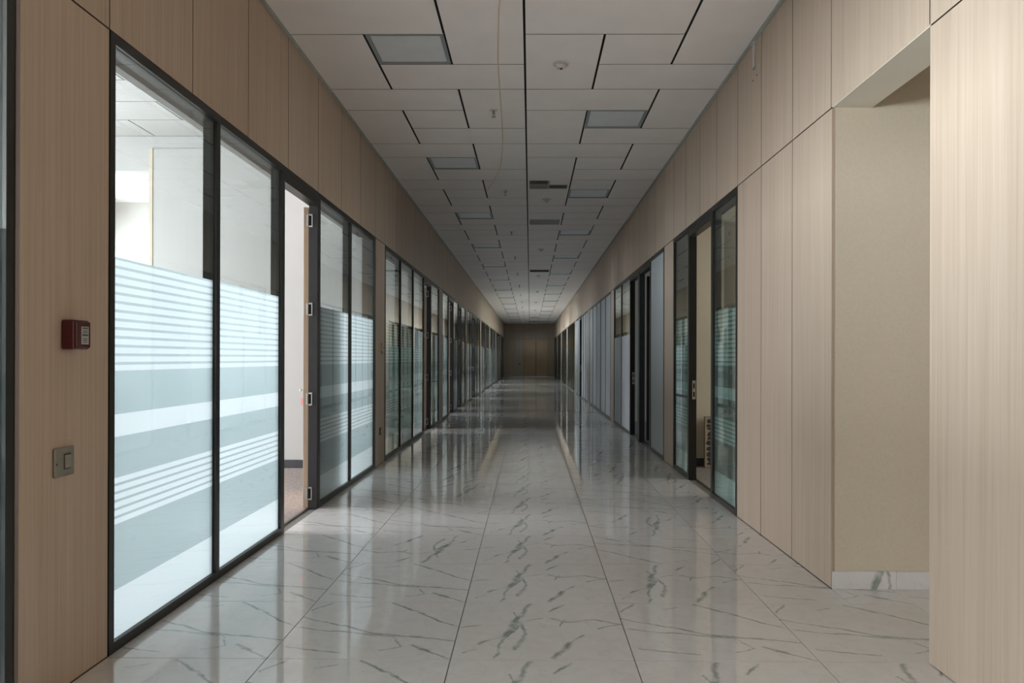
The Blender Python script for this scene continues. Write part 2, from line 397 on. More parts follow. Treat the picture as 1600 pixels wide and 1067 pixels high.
for i, (xa, xb) in enumerate(((XL+0.001, XL+0.028), (XR-0.028, XR-0.001))):
    tag(boxes('trim_%d' % (i+1), [(xa, YB+0.01, HC-0.012, xb, YF-0.01, HC-0.001)], 'edge'), 'grey angle trim where the ceiling meets the %s wall' % ('left', 'right')[i], kind='structure')
# recessed lights, switched off
lp = None; lights.sort(key=lambda t: t[2])
iL = iR = 0
def light_parts(root):
    h = 0.3
    boxes('frame', [(-h+.006, -h+.004, 0, -h+.035, h-.004, .05), (h-.035, -h+.004, 0, h-.006, h-.004, .05), (-h+.035, -h+.004, 0, h-.035, -h+.03, .05), (-h+.035, h-.03, 0, h-.035, h-.004, .05)], 'litframe', root)
    boxes('diffuser', [(-h+.036, -h+.031, .010, h-.036, h-.031, .02)], 'diff', root)
for (a, b, k0, k1) in lights:
    y = YC+0.6*k0+0.3
    if y > YF-0.4: continue
    left = a < 0
    if lp is None:
        e = empty('ceiling_light', (0, 0, 0)); lp = e; light_parts(e); kids = list(e.children); e.location = ((a+b)/2, y, HC)
    else:
        e = lp.copy(); COL.objects.link(e); e.location = ((a+b)/2, y, HC)
        for c in kids: d = c.copy(); COL.objects.link(d); d.parent = e
    if left: tag(e, 'square unlit ceiling light in the left row, %s' % nth(iL), 'light', 'unlit square ceiling lights'); iL += 1
    else: tag(e, 'square unlit ceiling light in the right row, %s' % nth(iR), 'light', 'unlit square ceiling lights'); iR += 1
# vents
for i, k in enumerate(sorted(vents)):
    y0 = YC+0.6*k; cx, cy = CX+0.3, y0+0.3
    if y0 > YF-0.6: continue
    r = empty('ceiling_vent', (cx, cy, HC)); h = 0.262
    quad = (k == 8)
    lab = {8: 'square ceiling vent in four quarters, two with black fins, two olive', 13: 'square ceiling vent with long grey slats, beyond the four-part one'}.get(k, 'dark ceiling grille far down the corridor, %s' % nth(i))
    tag(r, lab, 'vent')
    boxes('frame', [(cx-.291, y0+.003, HC-.002, cx+.291, y0+.035, HC+.012), (cx-.291, y0+.565, HC-.002, cx+.291, y0+.597, HC+.012),
                    (cx-.291, y0+.035, HC-.002, cx-.265, y0+.565, HC+.012), (cx+.265, y0+.035, HC-.002, cx+.291, y0+.565, HC+.012)], 'ceil' , r)
    if quad:
        g = 0.012
        boxes('divider', [(cx-g, cy-.265, HC-.004, cx+g, cy+.265, HC+.012), (cx-.265, cy-g, HC-.004, cx-g, cy+g, HC+.012), (cx+g, cy-g, HC-.004, cx+.265, cy+g, HC+.012)], 'edge', r)
        boxes('blank_plate', [(cx-.262, cy-.262, HC-.002, cx-.014, cy-.014, HC+.004)][:0] or [(cx-.262, cy+.014, HC-.002, cx-.014, cy+.262, HC+.004)], 'olive', r)
        boxes('blank_plate', [(cx+.014, cy-.262, HC-.002, cx+.262, cy-.014, HC+.004)], 'ceil', r)
        for (qx, qy) in ((cx-.262, cy-.262), (cx+.014, cy+.014)):
            for s in range(11):
                xx = qx+0.008+s*0.0225
                boxes('fin', [(xx, qy, HC-.003, xx+0.009, qy+.248, HC+.010)], 'olive', r)
    else:
        for s in range(12):
            yy = y0+.042+s*.044
            boxes('slat', [(cx-.262, yy, HC-.003, cx+.262, yy+.018 + (0.008 if k == 13 else 0), HC+.006)], 'slat' if k == 13 else 'joint', r)
# detectors and sprinklers
def detector(loc):
    r = empty('smoke_detector', loc); x, y, z = loc
    bm = bmesh.new(); cyl(bm, (0, 0, .008), .062, .016, 28, r2=.066); link('base', bm_mesh('base', bm), 'plastic', r, (x, y, z-.016))
    bm = bmesh.new(); cyl(bm, (0, 0, .012), .030, .024, 24, r2=.050); link('sensor', bm_mesh('sensor', bm), 'plastic', r, (x, y, z-.042))
    bm = bmesh.new(); cyl(bm, (0, 0, .003), .010, .006, 12); link('indicator', bm_mesh('indicator', bm), 'ink', r, (x+.004, y, z-.048))
    return r
def sprinkler(loc):
    r = empty('sprinkler', loc); x, y, z = loc
    bm = bmesh.new(); cyl(bm, (0, 0, .003), .036, .006, 24, r2=.040); link('escutcheon', bm_mesh('escutcheon', bm), 'plastic', r, (x, y, z-.006))
    bm = bmesh.new(); cyl(bm, (0, 0, .016), .012, .032, 12); add_box(bm, (-.016, -.003, -.03, -.012, .003, .0)); add_box(bm, (.012, -.003, -.03, .016, .003, .0)); cyl(bm, (0, 0, -.015), .004, .03, 8)
    link('body', bm_mesh('body', bm), 'slat', r, (x, y, z-.038))
    bm = bmesh.new(); cyl(bm, (0, 0, .002), .021, .003, 16); link('deflector', bm_mesh('deflector', bm), 'slat', r, (x, y, z-.071))
    return r
for i, y in enumerate([6.448, 11.948, 17.41, 22.95, 28.4, 33.9, 39.4, 44.9, 50.4]):
    tag(detector((.245, y, HC)), 'round white smoke detector on the ceiling, %s' % nth(i), 'smoke detector', 'ceiling smoke detectors')
for i, y in enumerate([7.662+3.68*n for n in range(12)]):
    tag(sprinkler((-.360, y, HC)), 'small pendant sprinkler head in the ceiling, %s' % nth(i), 'sprinkler', 'ceiling sprinkler heads')
# the loose cable
def tube(name, pts, r, m, label=None, cat=None, seg=8, sub=6):
    cu = bpy.data.curves.new(name, 'CURVE'); cu.dimensions = '3D'; sp = cu.splines.new('NURBS'); sp.points.add(len(pts)-1)
    for p, q in zip(sp.points, pts): p.co = (*q, 1)
    sp.use_endpoint_u = True; sp.order_u = 3; sp.resolution_u = sub; cu.bevel_depth = r; cu.bevel_resolution = 2; cu.use_fill_caps = True
    t = bpy.data.objects.new('t', cu); COL.objects.link(t); dg = bpy.context.evaluated_depsgraph_get()
    me = bpy.data.meshes.new_from_object(t.evaluated_get(dg)); bpy.data.objects.remove(t)
    me.materials.clear(); me.materials.append(M[m])
    c = Vector(pts[0])
    for v in me.vertices: v.co -= c
    for p in me.polygons: p.use_smooth = True
    o = link(name, me, None, None, c)
    if label: tag(o, label, cat)
    return o
CAB = [(-0.17, 4.55, 3.700), (-0.18, 4.8, 3.69), (-0.19, 5.02, 3.66), (-0.202, 5.112, 3.62), (-0.214, 5.211, 3.58), (-0.23, 5.554, 3.55), (-0.25, 5.984, 3.53), (-0.257, 6.555, 3.53), (-0.271, 7.312, 3.55), (-0.285, 8.045, 3.58), (-0.32, 8.955, 3.62), (-0.369, 9.676, 3.65), (-0.442, 10.273, 3.67), (-0.537, 10.856, 3.69), (-0.625, 11.31, 3.701)]
tube('cable', CAB, 0.0045, 'cable', 'thin pale yellow cable hanging loose along the ceiling', 'cable')

# ------------------------------------------------------------------ walls and glazing
def wall_side(side):
    X = XL if side == 'left' else XR
    s = -1 if side == 'left' else 1            # outwards
    return X, s
def bx(X, s, d0, d1, y0, y1, z0, z1):
    """box at depth d0..d1 behind the wall face"""
    a, b = X+s*d0, X+s*d1
    return (min(a, b), y0, z0, max(a, b), y1, z1)
PT = 0.018
def panel(wall, X, s, y0, y1, z0, z1):
    g = 0.004
    o = boxes('panel', [bx(X, s, 0, PT, y0+g, y1-g, z0+g, z1-g)], 'wood', wall)
    o.data.materials.append(M['joint'])
    for p in o.data.polygons:
        if abs(p.normal.x) < .5 and not (s > 0 and abs(y0-4.455) < .01 and p.normal.y < -.5): p.material_index = 1
    return o
ZTOP = HC+0.013
# left wall --------------------------------------------------
XW, s = wall_side('left')
wl = empty('wall_left', (XL-.1, 20, 0)); tag(wl, 'left corridor wall of oak laminate panels between glass partitions', kind='structure')
boxes('backing', [bx(XL, -1, PT+.002, .20, YB, YF, HT+.004, HC+.2)], 'joint', wl)
edges = [y for y in BAYL]
for y0 in edges:
    pA, pB = y0-0.6, y0
    boxes('backing', [bx(XL, -1, PT+.002, .16, pA+.002, pB-.002, 0, HT)], 'joint', wl)
    panel(wl, XL, -1, pA, pB, 0.0, HT); panel(wl, XL, -1, pA, pB, HT, ZTOP)
    for i in range(7):
        ya = y0+BL*i/7; yb = y0+BL*(i+1)/7
        if ya < YF-0.2: panel(wl, XL, -1, ya, min(yb, YF-.01), HT, ZTOP)
panel(wl, XL, -1, 48.68+BL, YF-.01, 0, HT)
# right wall -------------------------------------------------
wr = empty('wall_right', (XR+.1, 20, 0)); tag(wr, 'right corridor wall of pale oak laminate panels with a passage opening', kind='structure')
RS = [6.48]+[10.01+6.62*n for n in range(0, 7)]
RE = [9.36]+[15.98+6.62*n for n in range(0, 7)]; RE[-1] = 54.9
boxes('backing', [bx(XR, 1, PT+.002, .20, 4.47, YF, HT+.004, HC+.2)], 'joint', wr)
boxes('backing', [bx(XR, 1, PT+.002, .20, YB, 4.47, 2.72, HC+.2)], 'joint', wr)
boxes('backing', [bx(XR, 1, PT+.002, .20, 4.462, 6.478, 0, HT)], 'joint', wr)
boxes('backing', [bx(XR, 1, PT+.002, .20, YB, 3.366, 0, HT)], 'joint', wr)
for ya, yb in ((YB, -6.2), (-6.2, -4.0), (-4.0, -1.8), (-1.8, .4), (.4, 3.37)):
    panel(wr, XR, 1, ya, yb, 0, HT)
for ya, yb in ((YB, -6.2), (-6.2, -4.0), (-4.0, -1.8), (-1.8, .4), (.4, 2.27), (2.27, 3.37), (3.37, 4.47), (4.47, 5.128), (5.128, 5.816), (5.816, 6.48)):
    panel(wr, XR, 1, ya, yb, HT, ZTOP)
for ya, yb in ((4.455, 5.128), (5.128, 5.816), (5.816, 6.48)): panel(wr, XR, 1, ya, yb, 0, HT)
for i, (a, b) in enumerate(zip(RS, RE)):
    n = 4 if i == 0 else 8
    for j in range(n): panel(wr, XR, 1, a+(b-a)*j/n, a+(b-a)*(j+1)/n, HT, ZTOP)
    nx = RS[i+1] if i+1 < len(RS) else YF-.01
    boxes('backing', [bx(XR, 1, PT+.002, .16, b+.002, nx-.002, 0, HT)], 'joint', wr)
    panel(wr, XR, 1, b, nx, 0, HT); panel(wr, XR, 1, b, nx, HT, ZTOP)

# one glazed partition -----------------------------------------
MW = 0.05
win_n = 0; door_n = 0
HINGE = None
def hinge_set(root, jx, jy, side):
    """four hinges: a bright bent plate let into the jamb, with its dark recess and knuckle"""
    s = -1 if side == 'left' else 1
    for z in (0.13, 0.94, 1.71, 2.47):
        xo = jx
        a = boxes('hinge', [(xo-.002, jy-.010, z-.055, xo+.030, jy-.002, z-.043), (xo-.002, jy-.010, z+.043, xo+.030, jy-.002, z+.055), (xo+.022, jy-.010, z-.043, xo+.030, jy-.002, z+.043)], 'chrome', root)
        boxes('recess', [(xo-.001, jy-.004, z-.042, xo+.021, jy-.0015, z+.042)], 'black', a)
        boxes('knuckle', [(xo-.018, jy-.022, z-.05, xo-.004, jy-.010, z+.05)], 'metal', a)
def partition(side, y0, segs, label, door_label=None, leaf=True, leafmat='door_wood'):
    global win_n, door_n
    X, s = wall_side(side); win_n += 1
    ye = segs[-1][2]
    root = empty('window_%d' % win_n, (X+s*.04, (y0+ye)/2, 0)); tag(root, label, kind='structure')
    zt = HT-.003
    B = lambda d0, d1, a, b, z0, z1: bx(X, s, d0, d1, a, b, z0, z1)
    # outer frame: head, two side posts
    fr = boxes('frame', [B(-.004, FR, y0+.002, ye-.002, zt-.045, zt)], 'frame', root)
    boxes('post', [B(-.004, FR, y0+.002, y0+.044, 0, zt-.045)], 'frame', root)
    boxes('post', [B(-.004, FR, ye-.044, ye-.002, 0, zt-.045)], 'frame', root)
    for i, (t, a, b) in enumerate(segs):
        la = a+(.044 if i == 0 else MW/2); lb = b-(.044 if i == len(segs)-1 else MW/2)
        if i > 0: 
            w = MW if (t != 'D' and segs[i-1][0] != 'D') else .07
            boxes('mullion', [B(-.002, FR, a-w/2, a+w/2, .0, zt-.045)], 'frame', root)
            if w > MW: la = a+w/2
        if i < len(segs)-1 and segs[i+1][0] == 'D': lb = b-.035
        if t == 'D' and i < len(segs)-1: lb = b-.035
        if t == 'D':
            boxes('transom', [B(-.002, FR, la, lb, 2.60, zt-.045)], 'frame', root)
            if side == 'left':
                door(side, X, s, la, lb, door_label[door_i[0]] if door_label else 'open door', leafmat, leaf); door_i[0] += 1
            else:
                # the far jamb carries the strike plate
                p = boxes('strike_plate', [(X+.035, lb-.006, .86, X+.070, lb-.001, 1.06)], 'metal', root)
                boxes('slot', [(X+.044, lb-.008, .975, X+.060, lb-.006, 1.03)], 'black', p)
                boxes('slot', [(X+.044, lb-.008, .885, X+.060, lb-.006, .94)], 'black', p)
                door(side, X, s, la, lb, door_label[door_i[0]] if door_label else 'open door', leafmat, leaf); door_i[0] += 1
            continue
        boxes('sill', [B(-.002, FR, la, lb, 0, .045)], 'sill' if side == 'right' else 'frame', root)
        gp = boxes('glass_pane', [B(.010, .018, la, lb, .045, zt-.045)], 'glass', root)
        if t in 'GPF':
            ztop = {'G': 1.7415, 'P': 1.70, 'F': zt-.046}[t]
            fx = X+s*(.0215 if t == 'G' else .008)
            me = bpy.data.meshes.new('privacy_film'); cy = (la+lb)/2
            me.from_pydata([(0, la-cy, 0), (0, lb-cy, 0), (0, lb-cy, ztop-.046), (0, la-cy, ztop-.046)], [], [(0, 1, 2, 3)])
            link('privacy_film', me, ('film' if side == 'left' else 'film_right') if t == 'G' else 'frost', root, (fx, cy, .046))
    return root
def door(side, X, s, a, b, label, leafmat, leaf):
    global door_n
    door_n += 1
    w = b-a-.006; H = 2.585
    if side == 'left': hx, hy, ang = X-FR-.002, b-.004, math.radians(-166)
    else: hx, hy, ang = X+FR+.046, a+.004, math.radians(-97)
    r = empty('door_%d' % door_n, (hx, hy, 0), ang); tag(r, label, kind='structure')
    base = WL[r.name]; WL[r.name] = Vector((0, 0, 0))
    t = .042
    if side == 'left':
        boxes('leaf', [(0, -w, .008, t, 0, H)], leafmat, r, 0.0015)
        yl = -w+.06
        for sx_, x in ((1, t), (-1, 0)):
            h = boxes('handle_plate', [(x+(0 if sx_ > 0 else -.006), yl-.02, .87, x+(.006 if sx_ > 0 else 0), yl+.02, 1.08)], 'metal', r)
            boxes('lever', [(min(x, x+sx_*.055), yl-.009, .975, max(x, x+sx_*.055), yl+.009, .993), (min(x+sx_*.045, x+sx_*.06), yl-.009, .973, max(x+sx_*.045, x+sx_*.06), yl+.11, .995)], 'metal', h, 0.003)
        for z in (0.13, 0.94, 1.71, 2.47):
            boxes('hinge_leaf', [(.004, -.001, z-.05, .030, .0015, z+.05)], 'metal', r)
    else:
        boxes('leaf', [(-t, 0, .008, 0, w, H)], leafmat, r, 0.0015)
        yl = w-.06
        for sx_, x in ((-1, -t), (1, 0)):
            h = boxes('handle_plate', [(x+(0 if sx_ > 0 else -.006), yl-.02, .87, x+(.006 if sx_ > 0 else 0), yl+.02, 1.08)], 'metal', r)
            boxes('lever', [(min(x, x+sx_*.055), yl-.009, .975, max(x, x+sx_*.055), yl+.009, .993), (min(x+sx_*.045, x+sx_*.06), yl-.11, .973, max(x+sx_*.045, x+sx_*.06), yl+.009, .995)], 'metal', h, 0.003)
    WL[r.name] = base
    return r
door_i = [0]
def bay(side, y0, cuts, types, label, dl=None, leafmat='door_wood'):
    door_i[0] = 0; segs = []
    for t, a, b in zip(types, cuts[:-1], cuts[1:]): segs.append((t, a, b))
    r = partition(side, y0, segs, label, dl, True, leafmat)
    X, s = wall_side(side)
    if side == 'left':
        # far jambs in grey with hinges, as parts of the partition
        for t, a, b in segs:
            if t == 'D':
                boxes('jamb', [bx(X, s, .004, FR-.002, b-.040, b-.034, 0, 2.60)], 'jamb', r)
                hinge_set(r, X-FR+.004, b-.040, 'left')
    return r
bay('left', 3.39-2*6.47, [3.39-12.94+c for c in (0, 1.19, 2.42, 3.43, 4.63, 5.87)], 'CCCCC', 'clear glass partition on the left behind the camera')  # unseen, put in without film; its head cuts off the high daylight
bay('left', 3.39-6.47, [3.39-6.47+c for c in (0, 1.19, 2.30, 3.40, 4.60, 5.84)], 'CCDCG', 'glass partition at the left edge of the picture, nearer than the fire alarm box', ['open office door beside the camera on the left'])  # unseen clear panes and open door added to light the lower right wall
bay('left', 3.39, (3.39, 4.583, 5.79, 6.787, 7.99, 9.26), 'GGDGG', 'bright five-bay glass partition beside the fire alarm box, its door open',
    ['open office door with wooden edge, first on the left, pink key tag'])
bay('left', 9.86, (9.86, 11.08, 12.28, 13.49, 14.47, 15.73), 'GGGDG', 'second glass partition on the left with striped film, open door near its end',
    ['open office door with tan edge, second on the left'])
bay('left', 16.33, (16.33, 17.58, 18.72, 19.97, 20.87, 22.20), 'GDGDG', 'third glass partition on the left with two open doors', 
    ['open office door on the left, first of the pair in the third partition', 'open office door on the left, second of the pair in the third partition'])
bay('left', 22.80, (22.80, 23.97, 24.85, 26.0, 27.2, 28.67), 'GGDGG', 'fourth glass partition on the left, bluish daylight behind its film',
    ['open dark doorway leaf in the fourth partition on the left'], 'frame')
for n, w_ in ((4, 'fifth'), (5, 'sixth'), (6, 'seventh'), (7, 'eighth')):
    y0 = 3.39+6.47*n
    bay('left', y0, [y0+c for c in (0, 1.2, 2.4, 3.4, 4.6, 5.87)], 'GGDGG', '%s glass partition on the left, far down the corridor' % w_, ['office door of the %s partition on the left' % w_], 'frame')
bay('right', 6.48, (6.48, 7.385, 8.475, 9.36), 'GDG', 'striped dark glass partition on the right beyond the passage opening, door open',
    ['office door swung inward behind the nearest glass on the right'])
r2 = None
door_i[0] = 0
def bay_r2():
    segs = [('F', 10.01, 11.18), ('D', 11.18, 12.33), ('D', 12.33, 13.42), ('P', 13.42, 14.72), ('P', 14.72, 15.98)]
    door_i[0] = 0
    return partition('right', 10.01, segs, 'partition on the right with two dark doorways and a frosted blue-grey pane',
        ['first of two doors opening into the dark offices on the right', 'second of two doors opening into the dark offices on the right'], True, 'frame')
r2 = bay_r2()
boxes('post', [bx(XR, 1, -.006, FR, 12.24, 12.42, 0, HT-.05)], 'jamb', r2)
y0 = 16.63
bay('right', y0, [y0+c for c in (0, 1.2, 2.4, 3.6, 4.8, 5.97)], 'FFFFF', 'fully frosted five-pane partition on the right')
y0 = 23.25
bay('right', y0, [y0+c for c in (0, .98, 1.96, 2.85, 3.75, 4.85, 5.97)], 'FFFDFF', 'frosted partition on the right with one black doorway', ['open door of the fourth partition on the right'], 'frame')
y0 = 29.87
bay('right', y0, [y0+c for c in (0, 1.2, 2.4, 3.6, 4.8, 5.97)], 'GGGGG', 'fifth partition on the right with striped film, warm light behind')
y0 = 36.49
bay('right', y0, [y0+c for c in (0, 1.2, 2.4, 3.4, 4.6, 5.97)], 'GGDGG', 'sixth partition on the right, far down the corridor', ['door of the sixth partition on the right'], 'frame')
y0 = 43.11
bay('right', y0, [y0+c for c in (0, 1.2, 2.4, 3.4, 4.6, 5.97)], 'GGDGG', 'seventh partition on the right, far down the corridor', ['door of the seventh partition on the right'], 'frame')
y0 = 49.73
bay('right', y0, [y0, y0+1.2, y0+2.3, y0+3.3, 54.9], 'GDGG', 'last partition on the right beside the end wall', ['door of the last partition on the right'], 'frame')

# ------------------------------------------------------------------ end walls
we = empty('wall_far', (0, YF, 0)); tag(we, 'dim end wall of oak panels around a double door', kind='structure')
boxes('backing', [(XL-.2, YF+.02, 0, -.46, YF+.2, HC+.2), (1.29, YF+.02, 0, XR+.2, YF+.2, HC+.2), (-.46, YF+.02, 2.64, 1.29, YF+.2, HC+.2)], 'joint', we)
px = [XL+.001, -1.14, -.46]
for a, b, z0, z1 in ((px[0], px[1], 0, 2.64), (px[1], px[2], 0, 2.64), (1.29, XR-.001, 0, 2.64), (px[0], px[1], 2.64, ZTOP), (px[1], px[2], 2.64, ZTOP), (-.46, .41, 2.64, ZTOP), (.41, 1.29, 2.64, ZTOP), (1.29, XR-.001, 2.64, ZTOP)):
    boxes('panel', [(a+.004, YF, z0+.003, b-.004, YF+.018, z1-.003)], 'wood', we)
dd = empty('door_%d' % (door_n+1), (.41, YF, 0)); tag(dd, 'closed beech double door in the end wall of the corridor', kind='structure')
boxes('frame', [(-.45, YF-.02, 0, -.34, YF+.06, 2.63), (1.17, YF-.02, 0, 1.28, YF+.06, 2.63), (-.34, YF-.02, 2.50, 1.17, YF+.06, 2.63)], 'far_door', dd)
boxes('leaf', [(-.335, YF+.01, .008, .402, YF+.05, 2.495)], 'far_door', dd); boxes('leaf', [(.430, YF+.01, .008, 1.165, YF+.05, 2.495)], 'far_door', dd)
boxes('gap', [(.403, YF+.03, .008, .429, YF+.055, 2.495)], 'black', dd)
boxes('rebate', [(-.459, YF+.065, 0, 1.289, YF+.2, 2.639)], 'black', dd)  # black box added behind the door to keep the sky from showing through
hb = boxes('handle', [(.47, YF-.045, .98, .56, YF-.03, 1.0), (.47, YF-.04, .982, .485, YF+.01, .998)], 'metal', dd)
boxes('handle', [(.27, YF-.045, .98, .36, YF-.03, 1.0), (.345, YF-.04, .982, .36, YF+.01, .998)], 'metal', dd)
r = empty('light_switch', (-.726, YF-.01, .87)); tag(r, 'tiny dark switch on the end wall beside the double door', 'switch')
boxes('plate', [(-.77, YF-.012, .82, -.68, YF-.001, .92)], 'jamb', r); boxes('rocker', [(-.745, YF-.018, .84, -.705, YF-.012, .90)], 'plate', r)
wb = boxes('wall_back', [(XL-.2, YB-.2, 0, XR+.2, YB, HC+.2)], 'wood'); tag(wb, 'plain wall closing the corridor behind the camera', kind='structure')

# ------------------------------------------------------------------ offices on the left
ZO = 3.9
XI = XL-.20
of = boxes('floor', [(XE_L-.1, YB, -.12, XL-.1, YF+.3, -.004)], 'carpet'); tag(of, 'brown carpet floor of the offices on the left', kind='structure')
of = boxes('trim_3', [(XL-.1, YB, -.05, XL-FR+.002, YF, -.0005)], 'sill'); tag(of, 'threshold strip under the left partitions', kind='structure')
oc = boxes('ceiling', [(XE_L-.1, YB, ZO+.012, XI, YF+.3, ZO+.2)], 'black'); tag(oc, 'white tiled ceiling of the offices on the left', kind='structure')
# ceiling boards of the first office, in view through the glass
cy = 9.23-0.62*11
rows = [cy+.62*i for i in range(0, 18)]
n = 0
for i in range(len(rows)-1):
    off = 0 if i % 2 else .6
    xs = [XI-.0, XI-.6-off] ; x = xs[-1]
    while x > XE_L: x -= 1.2; xs.append(max(x, XE_L))
    for a, b in zip(xs[:-1], xs[1:]):
        if a-b < .1: continue
        link('ceiling_tile', dark_sides(box_mesh('office_board', [(b+.006, rows[i]+.005, 0, a-.006, rows[i+1]-.005, .011)])[0], True), 'white', oc, ((a+b)/2, (rows[i]+rows[i+1])/2, ZO))
        n += 1
fb = bmesh.new()
add_box(fb, (XE_L, rows[-1], 0, XI, YF, .011)); add_box(fb, (XE_L, YB, 0, XI, rows[0], .011))
link('office_board', bm_mesh('boards', fb), 'white', oc, (0, 0, ZO))
def wall(name, b, label, m='white'): return tag(boxes(name, [b] if not isinstance(b, list) else b, m), label, kind='structure')
# bulkhead over the partition, inside
wall('trim_4', (XI-.10, YB, 2.75, XI, YF, ZO+.01), 'white bulkhead above the left partitions inside the offices')
wall('wall_divider', (-4.5, 9.27, 0, XI+.04, 9.62, 3.76), 'white dividing wall behind the first open door on the left')
bb = boxes('baseboard_left', [(-4.5, 9.258, 0, XI+.04, 9.269, .09)], 'baseb'); tag(bb, 'dark skirting on the white wall seen through the first open door', kind='structure')
wall('trim_9', (-4.505, 9.262, 0, -4.465, 9.275, 3.76), 'cream corner bead on the dividing wall', 'cream')  # cream strip down the free end of the wall
wall('wall_divider', (-4.62, 9.50, 0, -4.501, 13.2, ZO+.01), 'white side wall of the recess in the first office', 'soffit')
wall('wall_divider', (XE_L, 13.2, 0, -4.5, 13.32, ZO+.01), 'cream back wall of the first office recess')
bm_ = boxes('trim_5', [(XE_L, 9.285, 3.50, XI-.101, 9.48, ZO+.01)], 'white'); tag(bm_, 'white ceiling beam crossing the first office', kind='structure')
for n_ in (0, 2, 3, 4, 5, 6, 7):  # first one unseen, added to block light between the two nearest offices
    y = 3.39+6.47*n_-.3
    wall('wall_divider', (XE_L, y-.06, 0, XI+.04, y+.06, ZO+.01), 'white dividing wall between left offices, number %d down the corridor' % (n_+1))
wall('wall_divider', (XE_L, YB-.2, 0, XL-.16, YB, ZO+.2), 'white end wall of the left offices behind the camera')
wall('wall_divider', (XE_L, YF, 0, XL-.2, YF+.2, ZO+.2), 'white end wall of the left offices at the far end')
def outer(X, s, wins, z0, z1, ztop, ya, yb, label, n):
    bs = [bx(X, s, 0, .2, ya, yb, 0, z0), bx(X, s, 0, .2, ya, yb, z1, ztop)]; y = ya
    for a, b in wins: bs.append(bx(X, s, 0, .2, y, a, z0, z1)); y = b
    bs.append(bx(X, s, 0, .2, y, yb, z0, z1))
    wall('wall_outer_'+n, bs, label)
    for a, b in wins:
        m = (a+b)/2; global win_n; win_n += 1
        r = empty('window_%d' % win_n, (X+s*.1, m, z0)); tag(r, 'outer office window with white frame, %s side, %d m down the corridor' % (n, round(m)), kind='structure')
        boxes('frame', [bx(X, s, .06, .12, a, b, z0, z0+.06), bx(X, s, .06, .12, a, b, z1-.06, z1), bx(X, s, .06, .12, a, a+.06, z0+.06, z1-.06), bx(X, s, .06, .12, b-.06, b, z0+.06, z1-.06), bx(X, s, .06, .12, m-.03, m+.03, z0+.06, z1-.06)], 'plastic', r)
        boxes('glass_pane', [bx(X, s, .085, .091, a+.06, b-.06, z0+.06, z1-.06)], 'glass', r)
outer(XE_L, -1, WIN_L, 0.9, 3.2, ZO+.2, YB, YF, 'outer wall of the left offices', 'left')

# ------------------------------------------------------------------ offices on the right
XJ = XR+.20
t_ = boxes('floor', [(XR+.1, 6.3, -.12, XE_R+.1, YF+.3, -.004)], 'carpet'); tag(t_, 'brown carpet floor of the offices on the right', kind='structure')
t_ = boxes('trim_6', [(XR+FR-.002, 6.3, -.05, XR+.1, YF, -.0005)], 'sill'); tag(t_, 'threshold strip under the right partitions', kind='structure')
wall('ceiling', (XJ, 4.6, 3.3, XE_R+.2, YF+.3, 3.5), 'plain ceiling of the offices on the right')
wall('wall_divider', (XJ-.04, 6.30, 0, XE_R, 6.42, 3.3), 'cream wall closing the first office on the right', 'cream')
wall('wall_divider', (XJ-.04, 9.55, 0, XE_R, 9.67, 3.3), 'cream wall seen through the first open door on the right', 'cream')
t_ = boxes('baseboard_right', [(XJ-.04, 9.538, 0, XE_R, 9.549, .09)], 'baseb'); tag(t_, 'black skirting behind the first open door on the right', kind='structure')
for i, y in enumerate(RS[2:]+[YF+.1]):
    wall('wall_divider', (XJ-.04, y-.42, 0, XE_R, y-.30, 3.3), 'dividing wall between right offices, number %d down the corridor' % (i+2), 'cream')
outer(XE_R, 1, [(a, b) for a, b, p in BAYR_WIN], .95, 2.95, 3.5, 4.6, YF, 'outer wall of the right offices', 'right')

# side passage
wall('wall_passage_far', (XR+.019, 4.457, 0, 5.6, 4.6, 3.3), 'cream painted wall of the side passage on the right', 'cream')
wall('wall_passage_near', (XR+.21, 2.4, 0, XR+.33, 3.366, 3.3), 'near wall of the side passage', 'cream')
wall('wall_passage_back', (XR+.33, 2.3, 0, 3.0, 2.42, 3.3), 'side wall of the passage out of view', 'cream')
wall('wall_passage_end', (5.6, 0.4, 0, 5.75, 4.6, 3.3), 'end wall of the side passage', 'cream')
wall('wall_passage_side', (3.0, .3, 0, 5.6, .42, 3.3), 'rear wall of the side lobby', 'cream')
wall('wall_passage_lobby', (2.95, .42, 0, 3.05, 2.42, 3.3), 'inner corner wall of the side lobby', 'cream')
wall('floor', (3.0, .3, -.12, 5.75, 2.4, -.008), 'stone floor of the side lobby', 'grout')
wall('ceiling', (XJ, .2, 3.3, 5.8, 4.6, 3.45), 'plain ceiling of the side passage', 'soffit')
sf = boxes('trim_7', [(XR+.001, 3.37, 2.712, XR+.225, 4.456, 2.722)], 'soffit'); tag(sf, 'pale soffit of the passage opening', kind='structure')
jl = boxes('trim_8', [(XR+.019, 3.362, 0, XR+.21, 3.371, 2.712)], 'cream'); tag(jl, 'near jamb of the passage opening', kind='structure')
sb = empty('baseboard_passage', (2.6, 4.45, 0)); tag(sb, 'marble skirting at the foot of the passage wall', kind='structure')
xa = XR+.004
for i, x in enumerate((XR+.004, 2.06, 2.85, 3.64, 4.43)):
    x2 = (2.06, 2.85, 3.64, 4.43, 5.2)[i]
    me, c = box_mesh('skirting_tile', [(0.001, .30, -.0135, x2-x-.001, .399, 0)])
    for v in me.vertices: v.co += Vector(c)
    o = link('tile', me, 'marble', sb, (x, 4.443, -.299)); o.rotation_euler = (math.pi/2, 0, 0); o['design'] = 0.0

